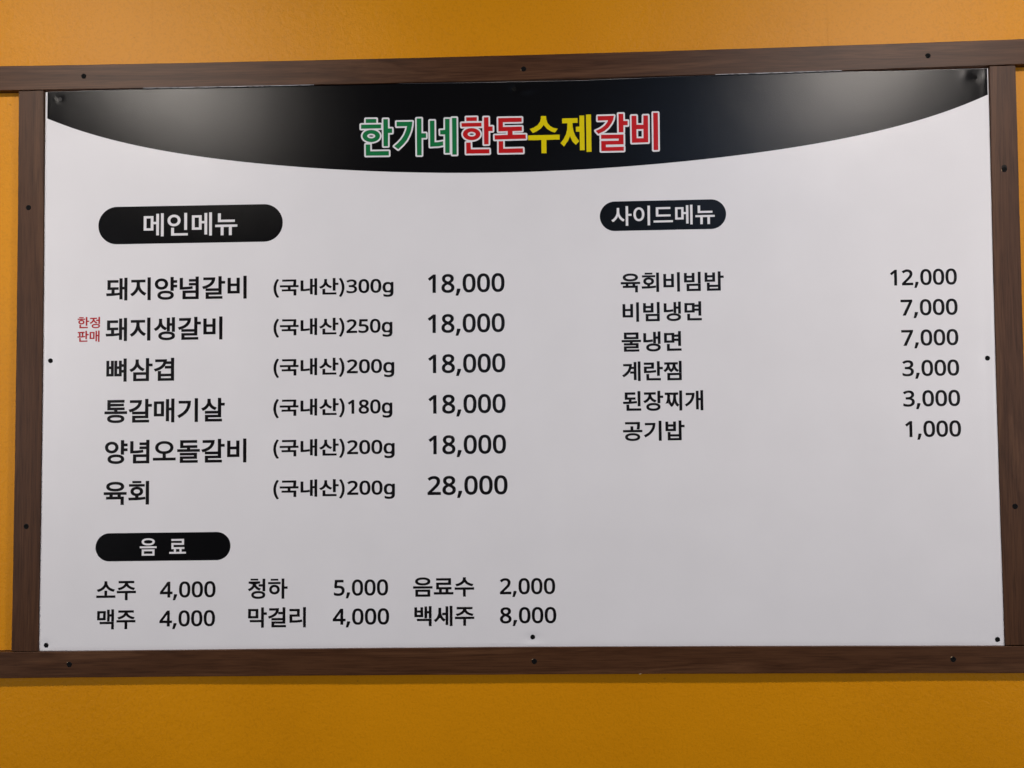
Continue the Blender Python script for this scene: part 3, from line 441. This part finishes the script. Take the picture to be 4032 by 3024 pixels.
# banner title: letter, ink, contours and white outline in 0.01 mm
TITLE = [
    ('한', 'green', _dec("-24502,41840 -22680,41816 -22683,41133 -24505,41158;-25310,40884 -21872,40866 -21875,40184 -25312,40177;-22063,38865 -22101,38633 -22214,38414 -22394,38219 -22633,38059 -22919,37940 -23238,37870 -23573,37851 -23908,37884 -24226,37969 -24511,38100 -24749,38271 -24928,38473 -25039,38697 -25076,38931 -25037,39164 -24925,39383 -24745,39578 -24506,39739 -24219,39857 -23901,39928 -23565,39947 -23230,39913 -22912,39828 -22626,39697 -22389,39526 -22210,39323 -22099,39099;-22874,38875 -22891,38785 -22943,38700 -23026,38624 -23137,38562 -23269,38516 -23416,38489 -23571,38483 -23725,38496 -23872,38530 -24004,38581 -24114,38648 -24196,38727 -24247,38814 -24264,38905 -24247,38996 -24195,39081 -24112,39156 -24001,39218 -23869,39264 -23722,39291 -23567,39298 -23413,39284 -23266,39251 -23134,39199 -23024,39132 -22942,39053 -22891,38966;-21480,41756 -20693,41738 -20684,40132 -19989,40125 -19976,39351 -20679,39350 -20697,37081 -21458,37081;-24518,37439 -23748,37439 -23736,36258 -20568,36231 -20555,35484 -24508,35518"), _dec("-23385,35229 -20527,35205 -20457,35221 -20387,35259 -20345,35299 -20300,35369 -20275,35474 -20292,36279 -20314,36349 -20352,36409 -20457,36488 -20562,36511 -23432,36536 -23458,36559 -23468,37434 -23476,37504 -23503,37574 -23187,37594 -22872,37664 -22487,37820 -22207,38011 -21997,38237 -21833,38554 -21772,38869 -21846,39219 -21992,39499 -22207,39739 -22406,39884 -22382,39900 -21857,39904 -21751,39919 -21738,37084 -21729,37014 -21701,36944 -21647,36875 -21577,36828 -21507,36806 -21437,36801 -20667,36803 -20558,36839 -20492,36891 -20453,36944 -20425,37014 -20417,37084 -20401,39044 -20387,39066 -20352,39071 -19932,39075 -19827,39114 -19752,39184 -19713,39254 -19697,39324 -19709,40129 -19719,40199 -19749,40269 -19792,40323 -19862,40374 -19967,40404 -20387,40409 -20406,40444 -20416,41774 -20434,41844 -20476,41914 -20527,41963 -20597,42001 -20702,42018 -21472,42035 -21542,42029 -21612,42002 -21711,41914 -21755,41809 -21763,41144 -21787,41132 -21857,41145 -22347,41148 -22382,41150 -22403,41179 -22407,41879 -22456,41984 -22557,42067 -22662,42095 -24552,42116 -24622,42093 -24692,42046 -24743,41984 -24773,41914 -24782,41844 -24785,41179 -24797,41164 -25357,41160 -25476,41109 -25532,41054 -25563,41004 -25589,40899 -25592,40164 -25579,40094 -25546,40024 -25462,39940 -25357,39900 -24832,39898 -24792,39884 -24937,39781 -25135,39569 -25303,39254 -25356,38939 -25297,38589 -25154,38309 -24938,38064 -24657,37861 -24418,37749 -24447,37724 -24622,37699 -24692,37658 -24763,37574 -24796,37469 -24788,35509 -24763,35404 -24681,35299 -24622,35263 -24552,35242;-23782,38796 -23887,38838 -23972,38904 -23887,38961 -23782,38995 -23677,39013 -23572,39017 -23362,38985 -23222,38925 -23191,38904 -23174,38869 -23257,38817 -23432,38771 -23572,38764")),
    ('가', 'green', _dec("-19214,41238 -16494,41218 -16581,40480 -16750,39653 -17068,38829 -17502,38008 -18125,37274 -18955,36503 -19630,37041 -18992,37584 -18410,38194 -17911,38931 -17576,39755 -17407,40457 -19202,40456;-15764,41733 -14947,41731 -14952,39172 -14176,39163 -14164,38365 -14940,38366 -14948,35378 -15732,35395"), _dec("-15796,35123 -14915,35100 -14810,35134 -14712,35228 -14680,35298 -14668,35368 -14660,38063 -14635,38086 -14145,38086 -14075,38100 -14005,38135 -13936,38203 -13900,38273 -13885,38343 -13897,39183 -13911,39253 -13947,39323 -14018,39393 -14110,39435 -14635,39448 -14672,39463 -14670,41773 -14690,41843 -14740,41920 -14810,41976 -14915,42009 -15825,42007 -15895,41981 -15965,41928 -16022,41843 -16042,41773 -16012,35403 -15994,35298 -15956,35228 -15895,35169;-19058,36243 -18975,36224 -18905,36228 -18789,36278 -17921,37083 -17269,37853 -16823,38693 -16483,39568 -16303,40443 -16216,41248 -16249,41353 -16304,41423 -16351,41458 -16420,41488 -16490,41498 -19220,41518 -19290,41508 -19360,41477 -19425,41423 -19465,41362 -19494,41248 -19481,40443 -19469,40373 -19436,40303 -19360,40226 -19290,40191 -19220,40177 -17785,40177 -17769,40163 -17842,39848 -18153,39078 -18624,38378 -19185,37787 -19815,37251 -19869,37188 -19900,37118 -19910,37048 -19903,36978 -19877,36908 -19823,36838 -19121,36278")),
    ('네', 'green', _dec("-13520,41299 -12719,41297 -12717,37569 -12057,37596 -11273,37719 -11252,36997 -11979,36872 -13480,36814;-10911,41554 -10136,41545 -10156,35687 -10914,35679 -10919,38873 -11744,38891 -11780,39648 -10914,39653;-9722,41693 -8939,41683 -8940,35370 -9697,35370"), _dec("-9811,35115 -9715,35091 -8875,35097 -8805,35124 -8735,35179 -8684,35255 -8663,35325 -8659,41660 -8672,41765 -8704,41835 -8805,41928 -8910,41961 -9750,41971 -9820,41955 -9890,41917 -9939,41870 -9995,41787 -10065,41815 -10135,41825 -10940,41833 -11045,41800 -11129,41730 -11170,41660 -11191,41555 -11199,39945 -11220,39931 -11780,39928 -11878,39910 -11955,39866 -12012,39805 -12046,39735 -12060,39665 -12022,38860 -11988,38755 -11920,38674 -11815,38621 -11220,38599 -11200,38580 -11198,38020 -11220,37995 -11325,37994 -12095,37874 -12410,37862 -12434,37880 -12440,41310 -12465,41415 -12550,41520 -12620,41559 -12690,41576 -13530,41579 -13600,41567 -13670,41535 -13756,41450 -13788,41380 -13800,41310 -13760,36830 -13745,36725 -13710,36655 -13670,36609 -13600,36562 -13530,36539 -13460,36535 -11955,36593 -11220,36717 -11196,36690 -11194,35675 -11172,35570 -11129,35500 -11045,35432 -10940,35400 -10135,35408 -10065,35422 -9995,35457 -9977,35430 -9973,35325 -9952,35255 -9890,35168")),
    ('한', 'red', _dec("-7298,41743 -5478,41734 -5483,41070 -7278,41079;-8104,40766 -4695,40761 -4691,40106 -8083,40119;-4882,38792 -4921,38560 -5034,38342 -5214,38148 -5452,37988 -5737,37870 -6054,37801 -6387,37782 -6720,37816 -7036,37900 -7319,38031 -7555,38202 -7732,38404 -7842,38628 -7878,38861 -7839,39093 -7726,39311 -7546,39505 -7308,39665 -7023,39783 -6706,39853 -6372,39871 -6039,39837 -5723,39753 -5440,39621 -5204,39451 -5027,39248 -4918,39025;-5688,38802 -5706,38712 -5758,38628 -5841,38552 -5951,38491 -6082,38445 -6229,38419 -6382,38412 -6536,38426 -6682,38459 -6813,38510 -6922,38577 -7004,38656 -7054,38743 -7071,38834 -7053,38924 -7001,39009 -6918,39084 -6808,39146 -6677,39191 -6531,39218 -6377,39224 -6223,39211 -6077,39177 -5946,39126 -5837,39059 -5756,38980 -5705,38893;-4277,41672 -3495,41661 -3483,40069 -2784,40061 -2790,39273 -3480,39273 -3498,37028 -4270,37021;-7328,37381 -6554,37388 -6538,36219 -3389,36181 -3370,35452 -7316,35491"), _dec("-5886,35197 -3354,35172 -3284,35186 -3214,35220 -3144,35288 -3109,35353 -3090,35442 -3111,36212 -3128,36282 -3168,36352 -3214,36399 -3284,36440 -3389,36461 -6224,36495 -6259,36510 -6262,36527 -6275,37402 -6292,37507 -6014,37523 -5664,37600 -5314,37745 -5034,37934 -4824,38157 -4789,38207 -4651,38487 -4602,38802 -4654,39117 -4816,39432 -5000,39642 -5230,39817 -5209,39828 -4684,39826 -4579,39849 -4554,39817 -4550,37017 -4540,36947 -4509,36874 -4474,36829 -4404,36775 -4299,36742 -3494,36748 -3424,36758 -3354,36788 -3289,36842 -3249,36901 -3218,37017 -3200,38977 -3179,38993 -2724,39001 -2626,39047 -2558,39117 -2524,39187 -2510,39257 -2504,40062 -2513,40132 -2542,40202 -2584,40256 -2654,40309 -2759,40339 -3179,40346 -3205,40377 -3219,41707 -3240,41777 -3284,41845 -3389,41920 -3494,41941 -4264,41952 -4369,41936 -4439,41900 -4519,41812 -4554,41707 -4556,41042 -4579,41016 -4684,41041 -5175,41042 -5203,41077 -5201,41777 -5222,41847 -5266,41917 -5314,41960 -5384,41997 -5489,42014 -7344,42020 -7414,41998 -7485,41952 -7541,41882 -7569,41812 -7578,41742 -7558,41077 -7589,41046 -8114,41046 -8184,41035 -8294,40972 -8365,40867 -8384,40762 -8362,40097 -8348,40027 -8312,39957 -8240,39887 -8149,39846 -7624,39837 -7584,39817 -7735,39712 -7939,39493 -8102,39187 -8157,38872 -8101,38522 -7960,38242 -7745,37997 -7455,37787 -7231,37682 -7274,37662 -7414,37647 -7484,37613 -7557,37542 -7602,37437 -7596,35477 -7570,35372 -7484,35267 -7414,35229 -7344,35212;-6399,38695 -6609,38731 -6751,38802 -6774,38837 -6714,38878 -6609,38918 -6399,38943 -6259,38932 -6084,38879 -6014,38839 -5983,38802 -6049,38757 -6154,38717 -6259,38698")),
    ('돈', 'red', _dec("-1827,41480 2156,41451 2158,40738 -1028,40740 -1034,39936 2192,39926 2202,39197 602,39185 605,38572 2836,38561 2846,37824 -2456,37799 -2475,38537 -249,38559 -243,39205 -1821,39193;-1785,37502 -1021,37501 -1015,36209 2340,36198 2350,35445 -1785,35474"), _dec("-1280,35190 2345,35165 2415,35173 2485,35200 2555,35255 2590,35302 2618,35365 2629,35435 2617,36240 2596,36310 2555,36377 2450,36455 2345,36478 -700,36488 -735,36508 -737,36520 -741,37500 -735,37515 -700,37527 2870,37545 2975,37576 3045,37627 3083,37675 3115,37745 3126,37815 3115,38585 3100,38655 3063,38725 2975,38804 2905,38832 2835,38841 910,38851 888,38865 894,38900 910,38907 2240,38919 2310,38938 2380,38981 2455,39075 2482,39180 2472,39915 2466,39985 2440,40055 2388,40125 2345,40160 2275,40193 2205,40205 -735,40215 -751,40230 -750,40440 -735,40458 2170,40458 2275,40484 2345,40530 2390,40580 2424,40650 2438,40755 2434,41490 2414,41560 2380,41619 2282,41700 2170,41730 -1820,41760 -1890,41753 -1960,41727 -2030,41673 -2065,41628 -2095,41560 -2107,41455 -2100,39180 -2065,39057 -1991,38970 -1925,38933 -1855,38915 -560,38923 -526,38900 -526,38865 -560,38836 -2520,38813 -2625,38773 -2682,38725 -2729,38655 -2751,38585 -2736,37780 -2722,37710 -2687,37640 -2617,37570 -2520,37526 -2100,37521 -2065,37500 -2065,35470 -2043,35365 -1966,35260 -1855,35203")),
    ('수', 'yellow', _dec("5439,41652 6324,41638 6351,41017 6574,40391 6979,39926 7548,39581 8283,39414 7802,38765 7133,38971 6482,39400 5891,40118 5419,39509 4759,39069 4035,38772 3501,39472 4191,39704 4851,40102 5307,40711 5418,41205;3228,38386 8576,38374 8584,37547 6334,37543 6328,35271 5477,35274 5474,37539 3245,37550"), _dec("")),
    ('제', 'yellow', _dec("9033,41144 11650,41162 11657,40335 10783,40323 10816,39628 10972,38881 11290,38047 11893,37190 11315,36560 10709,37194 10343,38111 10016,37334 9311,36335 8712,36936 9242,37601 9659,38417 9872,39238 9924,40312 9024,40309;11964,41567 12765,41564 12799,35641 11999,35611 11976,38807 11363,38805 11340,39665 11961,39683;13085,41713 13926,41716 13954,35325 13113,35312"), _dec("")),
    ('갈', 'red', _dec("15066,41398 17805,41395 17683,40696 17349,40044 16853,39396 16194,38835 15145,38349 14703,38888 15547,39264 16205,39743 16618,40228 16802,40636 15057,40630;18575,41706 19389,41693 19391,40463 20123,40453 20114,39711 19398,39712 19384,38533 18594,38536;15600,38189 19387,38154 19383,36472 16387,36479 16391,36067 19418,36051 19410,35376 15601,35385 15604,37117 18536,37111 18581,37473 15592,37488"), _dec("15509,35121 15603,35105 19418,35096 19488,35107 19558,35138 19646,35226 19678,35296 19690,35366 19698,36066 19671,36171 19628,36237 19586,36276 19633,36346 19662,36451 19667,38166 19641,38271 19595,38341 19650,38446 19663,38516 19674,39391 19698,39432 20118,39431 20188,39441 20293,39495 20353,39566 20384,39636 20394,39706 20403,40441 20387,40546 20350,40616 20293,40675 20223,40714 20118,40733 19698,40739 19673,40756 19666,41736 19627,41841 19593,41885 19523,41939 19453,41966 19383,41973 18543,41984 18473,41966 18403,41926 18353,41876 18314,41806 18295,41701 18320,38481 18310,38446 18298,38444 16163,38464 16096,38481 16373,38619 17038,39186 17598,39915 17938,40581 17959,40651 18085,41386 18079,41456 18053,41526 17983,41611 17913,41653 17808,41675 15043,41677 14973,41663 14903,41626 14816,41526 14786,41421 14777,40616 14804,40511 14890,40406 14973,40363 15043,40351 16303,40354 16342,40336 15988,39931 15393,39502 14553,39125 14468,39041 14427,38936 14429,38831 14475,38726 14938,38161 15008,38105 15113,38071 15218,38079 15288,38107 15313,38096 15313,37466 15328,37396 15385,37291 15344,37221 15324,37116 15321,35366 15335,35296 15370,35226 15428,35165")),
    ('비', 'red', _dec("20768,41303 21598,41298 21595,39756 22732,39727 22777,41309 23549,41305 23538,36716 20784,36685;21585,38989 22747,39001 22744,37436 21590,37448;24423,41719 25219,41707 25208,35375 24429,35361"), _dec("24315,35106 24433,35081 25273,35102 25343,35130 25413,35184 25457,35246 25487,35351 25499,41721 25472,41826 25425,41896 25343,41958 25273,41982 24363,41993 24293,41967 24223,41915 24164,41826 24146,41756 24149,35351 24161,35281 24193,35211 24256,35141;20657,36436 20723,36412 20793,36405 23558,36437 23628,36451 23698,36486 23780,36576 23809,36646 23818,36716 23829,41301 23821,41371 23794,41441 23739,41511 23698,41542 23628,41574 23558,41585 22753,41588 22648,41557 22552,41476 22514,41406 22498,41336 22461,40041 22438,40015 21913,40028 21875,40041 21878,41301 21856,41406 21814,41476 21773,41516 21703,41557 21633,41576 20758,41582 20688,41571 20618,41539 20525,41441 20497,41371 20488,41301 20504,36681 20514,36611 20544,36541 20583,36491;21878,37725 21869,37766 21866,38676 21876,38711 22457,38711 22467,38676 22458,37731 22438,37719")),
]

YF, YS = -.0030, -.0022
fx = polyfit
rt_hi = polyfit(RT_TOP, 2); rt_lo = polyfit(RT_BOT, 2)
rb_hi = polyfit(RB_TOP, 2); rb_lo = polyfit(RB_BOT, 2)
flip = lambda pts: [(b_, a) for a, b_ in pts]
sl_lo = polyfit(flip(SL_L), 2); sl_hi = polyfit(flip(SL_R), 2)
sr_lo = polyfit(flip(SR_L), 2); sr_hi = polyfit(flip(SR_R), 2)
W1, W2 = wood('walnut_laminate_across', 'x', 3.1), wood('walnut_laminate_low', 'x', 8.4)
W3, W4 = wood('walnut_laminate_upright', 'z', 1.7), wood('walnut_laminate_upright_b', 'z', 5.9)
top_b = batten('long brown wood batten running across above the black banner of the menu board', rt_lo, rt_hi, -1.7, 1.7, 'x', YF, W1)
low_b = batten('long dark brown wood batten running across below the drinks prices', rb_lo, rb_hi, -1.7, 1.7, 'x', YF, W2)
left_b = batten('upright brown wood batten at the left edge of the board, beside the dish names', sl_lo, sl_hi, -.4772, .4772, 'z', YS, W3)
right_b = batten('upright brown wood batten at the right edge of the board, beside the prices', sr_lo, sr_hi, -.4732, .4800, 'z', YS, W4)
for p, (x, z), a, dy in ((top_b, SCR[0], .3, 0), (top_b, SCR[1], .9, .0005), (top_b, SCR[2], .1, 0), (left_b, SCR[3], .5, .0004), (left_b, SCR[4], 1.2, .0004),
                         (right_b, SCR[5], .2, .0010), (right_b, SCR[6], .8, .0003), (low_b, SCR[7], .6, .0008), (low_b, SCR[8], .35, .0008), (low_b, SCR[9], 1.0, .0008)):
    yf = p.location.y
    screw(p, x, yf - .0002, z, a, SCREW, 1.0)
    # countersink as a flat dark disc, its shade put into the colour; crushed rim
    n = 24; slot = .0036 if p is right_b and z > 0 else 0
    V = []; r0 = .0045
    for k in range(n):
        an = 2 * math.pi * k / n
        V.append((x + r0 * (1 + .06 * math.sin(5 * an + x * 9)) * math.cos(an), yf - .00006, z + r0 * math.sin(an) + (slot if math.sin(an) > 0 else 0)))
    me = mesh('screw_hole', [tuple(Vector(v) - p.location) for v in V], [tuple(range(n))])
    link('screw_hole', me, M_HOLE, p)
    V = [(x - .0049, yf - .00012, z - .001), (x - .0043, yf - .00012, z - .0028), (x - .0040, yf - .0004, z - .0024), (x - .0043, yf - .0004, z - .0008), (x - .0046, yf - .0002, z + .0003)]
    if dy >= .0005:
        ang = {0: 0, 1: -1.2}[1 if p is low_b else 0]
        V = [(x + (v[0] - x) * math.cos(ang) - (v[2] - z) * math.sin(ang), v[1], z + (v[0] - x) * math.sin(ang) + (v[2] - z) * math.cos(ang)) for v in V]
        link('splinter', mesh('splinter', [tuple(Vector(v) - p.location) for v in V], [(0, 1, 2, 3, 4)]), M_CHIP, p)
# a chip knocked out of the low batten's bottom edge
V = [(.2035, YF - .0001, -.5176), (.2060, YF - .0001, -.5170), (.2085, YF - .0001, -.5175), (.2075, YF - .0001, -.5180), (.2050, YF - .0001, -.5182)]
link('edge_chip', mesh('edge_chip', [tuple(Vector(v) - low_b.location) for v in V], [(0, 4, 3, 2, 1)]), M_CHIP, low_b)

# ------------------------------------------------------------------ the menu board
ORG = Vector((0, 0, -.4760))
board = empty('menu_board', ORG)
tag(board, 'white Korean menu board with a black curved banner, screwed between the wood battens', 'menu board')
def bpart(name, V, F, mat, parent=board, smooth=True):
    me = mesh(name, [(x, y, z - ORG.z) for x, y, z in V], F, smooth)
    return link(name, me, mat, parent)
PL = sorted(flip(P_L)); PR = sorted(flip(P_R))
pl_ = lambda z: lerp_poly(PL, z)
pr_ = lambda z: lerp_poly(PR, z)
pt_ = lambda x: lerp_poly(P_T, x)
pb_ = lambda x: lerp_poly(P_B, x)
DENTS = [  # x, z, spread x, spread z, depth (m, + = away from the room)
    (-.7717, .4622, .0060, .0055, .0005), (-.7808, .4622, .0022, .0030, -.0003),
    (.0109, .4612, .0070, .0060, .0008), (.0300, .4590, .0130, .0050, -.0008),
    (.7799, .4626, .0075, .0075, .0004), (.7640, .4670, .0070, .0085, -.0004), (.7985, .4660, .0040, .0110, -.0005),
    (-.7848, .0114, .0090, .0200, .0004), (.7857, -.0064, .0110, .0220, .0005),
    (-.7885, -.4683, .0085, .0085, .0009), (.0306, -.4600, .0140, .0080, .0010), (.0306, -.4700, .0160, .0035, -.0004),
    (.7868, -.4651, .0090, .0090, .0006),
    (-.0340, -.4675, .0025, .0025, -.0004), (-.0060, -.4665, .0060, .0025, -.0002),
]
def relief(x, z):
    d = 0.0
    L = x - pl_(z); R_ = pr_(z) - x; B_ = z - pb_(x)
    if L < .02: d -= .0014 * math.exp(-(L / .0032) ** 2)
    if L < .06: d -= .00015 * math.exp(-((L - .014) / .012) ** 2)
    if R_ < .06: d -= .0004 * math.exp(-(R_ / .0040) ** 2) + .00018 * math.exp(-((R_ - .016) / .008) ** 2)
    if B_ < .03: d -= .0005 * math.exp(-(B_ / .004) ** 2)
    for cx_, cz_, sx, sz, a in DENTS:
        e = ((x - cx_) / sx) ** 2 + ((z - cz_) / sz) ** 2
        if e < 12: d -= a * math.exp(-e)
    return d if abs(d) > 2e-6 else 0.0
def spaced(n, edge, m, gap):
    """0..1 stations, fine near both ends"""
    a = [i / m * edge for i in range(m)]
    mid = [edge + (1 - 2 * edge) * i / n for i in range(n + 1)]
    return a + mid + [1 - v for v in reversed(a)]
us = spaced(330, .030, 34, 0); vs = spaced(190, .045, 30, 0)
V = []; F = []
nu = len(us)
for v in vs:
    for u in us:
        z0 = -.475 + .952 * v
        x = pl_(z0) + (pr_(z0) - pl_(z0)) * u
        z = pb_(x) + (pt_(x) - pb_(x)) * v
        V.append((x, -relief(x, z), z))
for j in range(len(vs) - 1):
    for i in range(nu - 1):
        a = j * nu + i
        F.append((a, a + 1, a + nu + 1, a + nu))
# rim and back
rim = list(range(nu)) + [j * nu + nu - 1 for j in range(1, len(vs))] + [(len(vs) - 1) * nu + i for i in range(nu - 2, -1, -1)] + [j * nu for j in range(len(vs) - 2, 0, -1)]
b0 = len(V)
V += [(V[i][0], .0068, V[i][2]) for i in rim]
m = len(rim)
F += [(rim[k], b0 + k, b0 + (k + 1) % m, rim[(k + 1) % m]) for k in range(m)]
panel = bpart('panel', V, F, M_WHITE)

# thin ragged white ribbon along the batten's lower edge, in two stretches
import random
rng = random.Random(4)
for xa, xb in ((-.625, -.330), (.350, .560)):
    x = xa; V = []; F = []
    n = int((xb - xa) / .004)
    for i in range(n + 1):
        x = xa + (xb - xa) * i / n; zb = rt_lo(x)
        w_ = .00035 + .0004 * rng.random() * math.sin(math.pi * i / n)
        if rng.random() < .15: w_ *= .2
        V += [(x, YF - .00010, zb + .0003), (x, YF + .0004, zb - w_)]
    for i in range(n): F.append((2 * i, 2 * i + 1, 2 * i + 3, 2 * i + 2))
    bpart('edge_ribbon', V, F, M_WHITE, board, False)

# black banner with its curved lower edge
hc = polyfit(HD, 6)
V = []; F = []
NX = 560; NZ = 46
for i in range(NX + 1):
    x0 = -.7936 + (.7936 + .8004) * i / NX
    zb = hc(x0); zt = pt_(x0) - .00025
    for j in range(NZ + 1):
        z = zb + (zt - zb) * j / NZ
        x = x0 + (pl_(z) - pl_(.45)) * (1 - i / NX) + (pr_(z) - pr_(.45)) * i / NX
        V.append((x, -relief(x, z) - .00012, z))
for i in range(NX):
    for j in range(NZ):
        a = i * (NZ + 1) + j
        F.append((a, a + NZ + 1, a + NZ + 2, a + 1))
banner = bpart('banner', V, F, M_BLACK)

def inside(p, lp):
    c = False
    for (x1, y1), (x2, y2) in zip(lp, lp[1:] + lp[:1]):
        if (y1 > p[1]) != (y2 > p[1]) and p[0] < x1 + (p[1] - y1) / (y2 - y1) * (x2 - x1): c = not c
    return c
def fill(loops, lift, st=True):
    """flat print: outlines (board metres) -> tessellated verts lying on the board"""
    loops = [lp for lp in loops if len(lp) > 2]
    depth = [sum(inside(lp[0], o) for k2, o in enumerate(loops) if k2 != k) for k, lp in enumerate(loops)]
    V = []; F = []
    for k, outer in enumerate(loops):
        if depth[k] % 2: continue
        grp = [outer] + [h for k2, h in enumerate(loops) if depth[k2] == depth[k] + 1 and inside(h[0], outer)]
        tri = tessellate_polygon([[Vector((x * 100, z * 100, 0)) for x, z in lp] for lp in grp])
        base = len(V)
        for lp in grp:
            for x, z in lp:
                if st: x, z = stretch(x, z)
                V.append((x, -relief(x, z) - lift, z))
        for t in tri:
            a, b_, c = (V[base + i] for i in t)
            q = (b_[0] - a[0]) * (c[2] - a[2]) - (b_[2] - a[2]) * (c[0] - a[0])
            if abs(q) > 1e-13: F.append(tuple(base + i for i in (t if q > 0 else reversed(t))))
    return V, F
def area(lp): return sum(a[0] * b_[1] - b_[0] * a[1] for a, b_ in zip(lp, lp[1:] + lp[:1])) / 2
def fatten(lp, d):
    """move every edge outwards by d (outline sense kept)"""
    n = len(lp); out = []
    for i in range(n):
        a, p, b_ = Vector(lp[i - 1]), Vector(lp[i]), Vector(lp[(i + 1) % n])
        e1 = (p - a).normalized(); e2 = (b_ - p).normalized()
        n1 = Vector((e1.y, -e1.x)); n2 = Vector((e2.y, -e2.x))
        k = 1 + n1.dot(n2)
        mv = (n1 + n2) / max(k, .35)
        out.append((p.x + mv.x * d, p.y + mv.y * d))
    return out
def glyph_loops(s, off):
    """outlines of a line of text in em/1000, weight added"""
    x = 0; res = []
    for ch in s:
        adv, loops = GLYPHS[ch]
        big = max(loops, key=lambda l: abs(area(l)))
        sg = 1 if area(big) > 0 else -1
        g = []
        for lp in loops:
            q = []
            for p in lp:
                if not q or math.dist(p, q[-1]) > 5: q.append(tuple(p))
            if math.dist(q[0], q[-1]) <= 5: q.pop()
            if sg < 0: q = q[::-1]
            q = fatten(q, min(off, 19) if ch == '3' else off)
            g.append([(px + x, py) for px, py in q])
        res.append(g); x += adv
    return res
def text_mesh(chunks, lift, off):
    V = []; F = []
    for s, x0, x1, z0, z1 in chunks:
        gl = glyph_loops(s, off)
        xs = [p[0] for g in gl for lp in g for p in lp]; ys = [p[1] for g in gl for lp in g for p in lp]
        ax, bx, ay, by = min(xs), max(xs), min(ys), max(ys)
        for g in gl:
            lo = [[(x0 + (p[0] - ax) / (bx - ax) * (x1 - x0), z0 + (p[1] - ay) / (by - ay) * (z1 - z0)) for p in lp] for lp in g]
            v, f = fill(lo, lift)
            n = len(V); V += v; F += [tuple(i + n for i in t) for t in f]
    return V, F

# heading pills
def pill(x0, x1, z0, z1, label, text_chunks):
    r = (z1 - z0) / 2; zc = (z0 + z1) / 2; n = 24
    lp = [(x1 - r + r * math.cos(a), zc + r * math.sin(a)) for a in (-math.pi / 2 + math.pi * k / n for k in range(n + 1))]
    lp += [(x0 + r + r * math.cos(a), zc + r * math.sin(a)) for a in (math.pi / 2 + math.pi * k / n for k in range(n + 1))]
    # subdivided top and bottom edges so the shape follows the stretch
    V, F = fill([lp], .00012)
    o = bpart('heading_pill', V, F, M_BLACK); o['label'] = label
    for ch in text_chunks:
        V, F = text_mesh([ch], .00024, 14)
        bpart('heading_text', V, F, M_WHITE, o)
# title
TC = {'green': M_GREEN, 'red': M_RED, 'yellow': M_YELLOW}
for ch, colr, fills, outl in TITLE:
    fl = [[(a * 1e-5, b_ * 1e-5) for a, b_ in lp] for lp in fills]
    V, F = fill(fl, .00036)
    o = bpart('title_letter', V, F, TC[colr]); o['label'] = '%s title letter %s' % (colr, ch)
    if outl:
        V, F = fill([[(a * 1e-5, b_ * 1e-5) for a, b_ in lp] for lp in outl], .00024)
        bpart('letter_outline', V, F, M_WHITE, o)

rows = list(TEXTS); i = 0; heads = {}
while i < len(rows):
    s, colr, x0, x1, z0, z1 = rows[i]; ch = [(s, x0, x1, z0, z1)]
    if colr.endswith('+'):
        i += 1; ch.append((rows[i][0],) + tuple(rows[i][2:]))
    i += 1
    full = ''.join(c[0] for c in ch); c0 = colr[0]
    if c0 == 'w': heads[full] = ch; continue
    if c0 == 'r': nm, mt, lb = 'sale_note', M_NOTE, 'small red note ' + full
    elif full[0].isdigit(): nm, mt, lb = 'price', M_INK, None
    elif full[0] == '(': nm, mt, lb = 'origin_and_weight', M_INK, None
    elif z1 < -.34: nm, mt, lb = 'drink_name', M_INK, 'drink name ' + full
    else: nm, mt, lb = 'dish_name', M_INK, 'dish name ' + full
    V, F = text_mesh(ch, .00012, 25 if nm == 'origin_and_weight' else 22)
    o = bpart(nm, V, F, mt)
    if lb: o['label'] = lb
    elif nm == 'price': o['label'] = 'printed price ' + full
    else: o['label'] = 'printed origin and weight ' + full
pill(-.7058, -.3880, .2107, .2753, 'black main menu heading pill', heads['메인메뉴'])
pill(.1523, .3640, .2174, .2676, 'black side menu heading pill', heads['사이드메뉴'])
pill(-.7051, -.4757, -.3284, -.2812, 'black drinks heading pill', heads['음료'])

# screws through the board
for k, ((x, z), a) in enumerate(zip(SCP, (.1, .5, .2, .9, .4, .7, 1.1, .3))):
    screw(board, x, -relief(x, z) - .0003, z, a, SCREW_L if k == 0 else SCREW, .98 if k else .9, (.06 if k == 2 else 0, -.05 if k == 2 else 0))
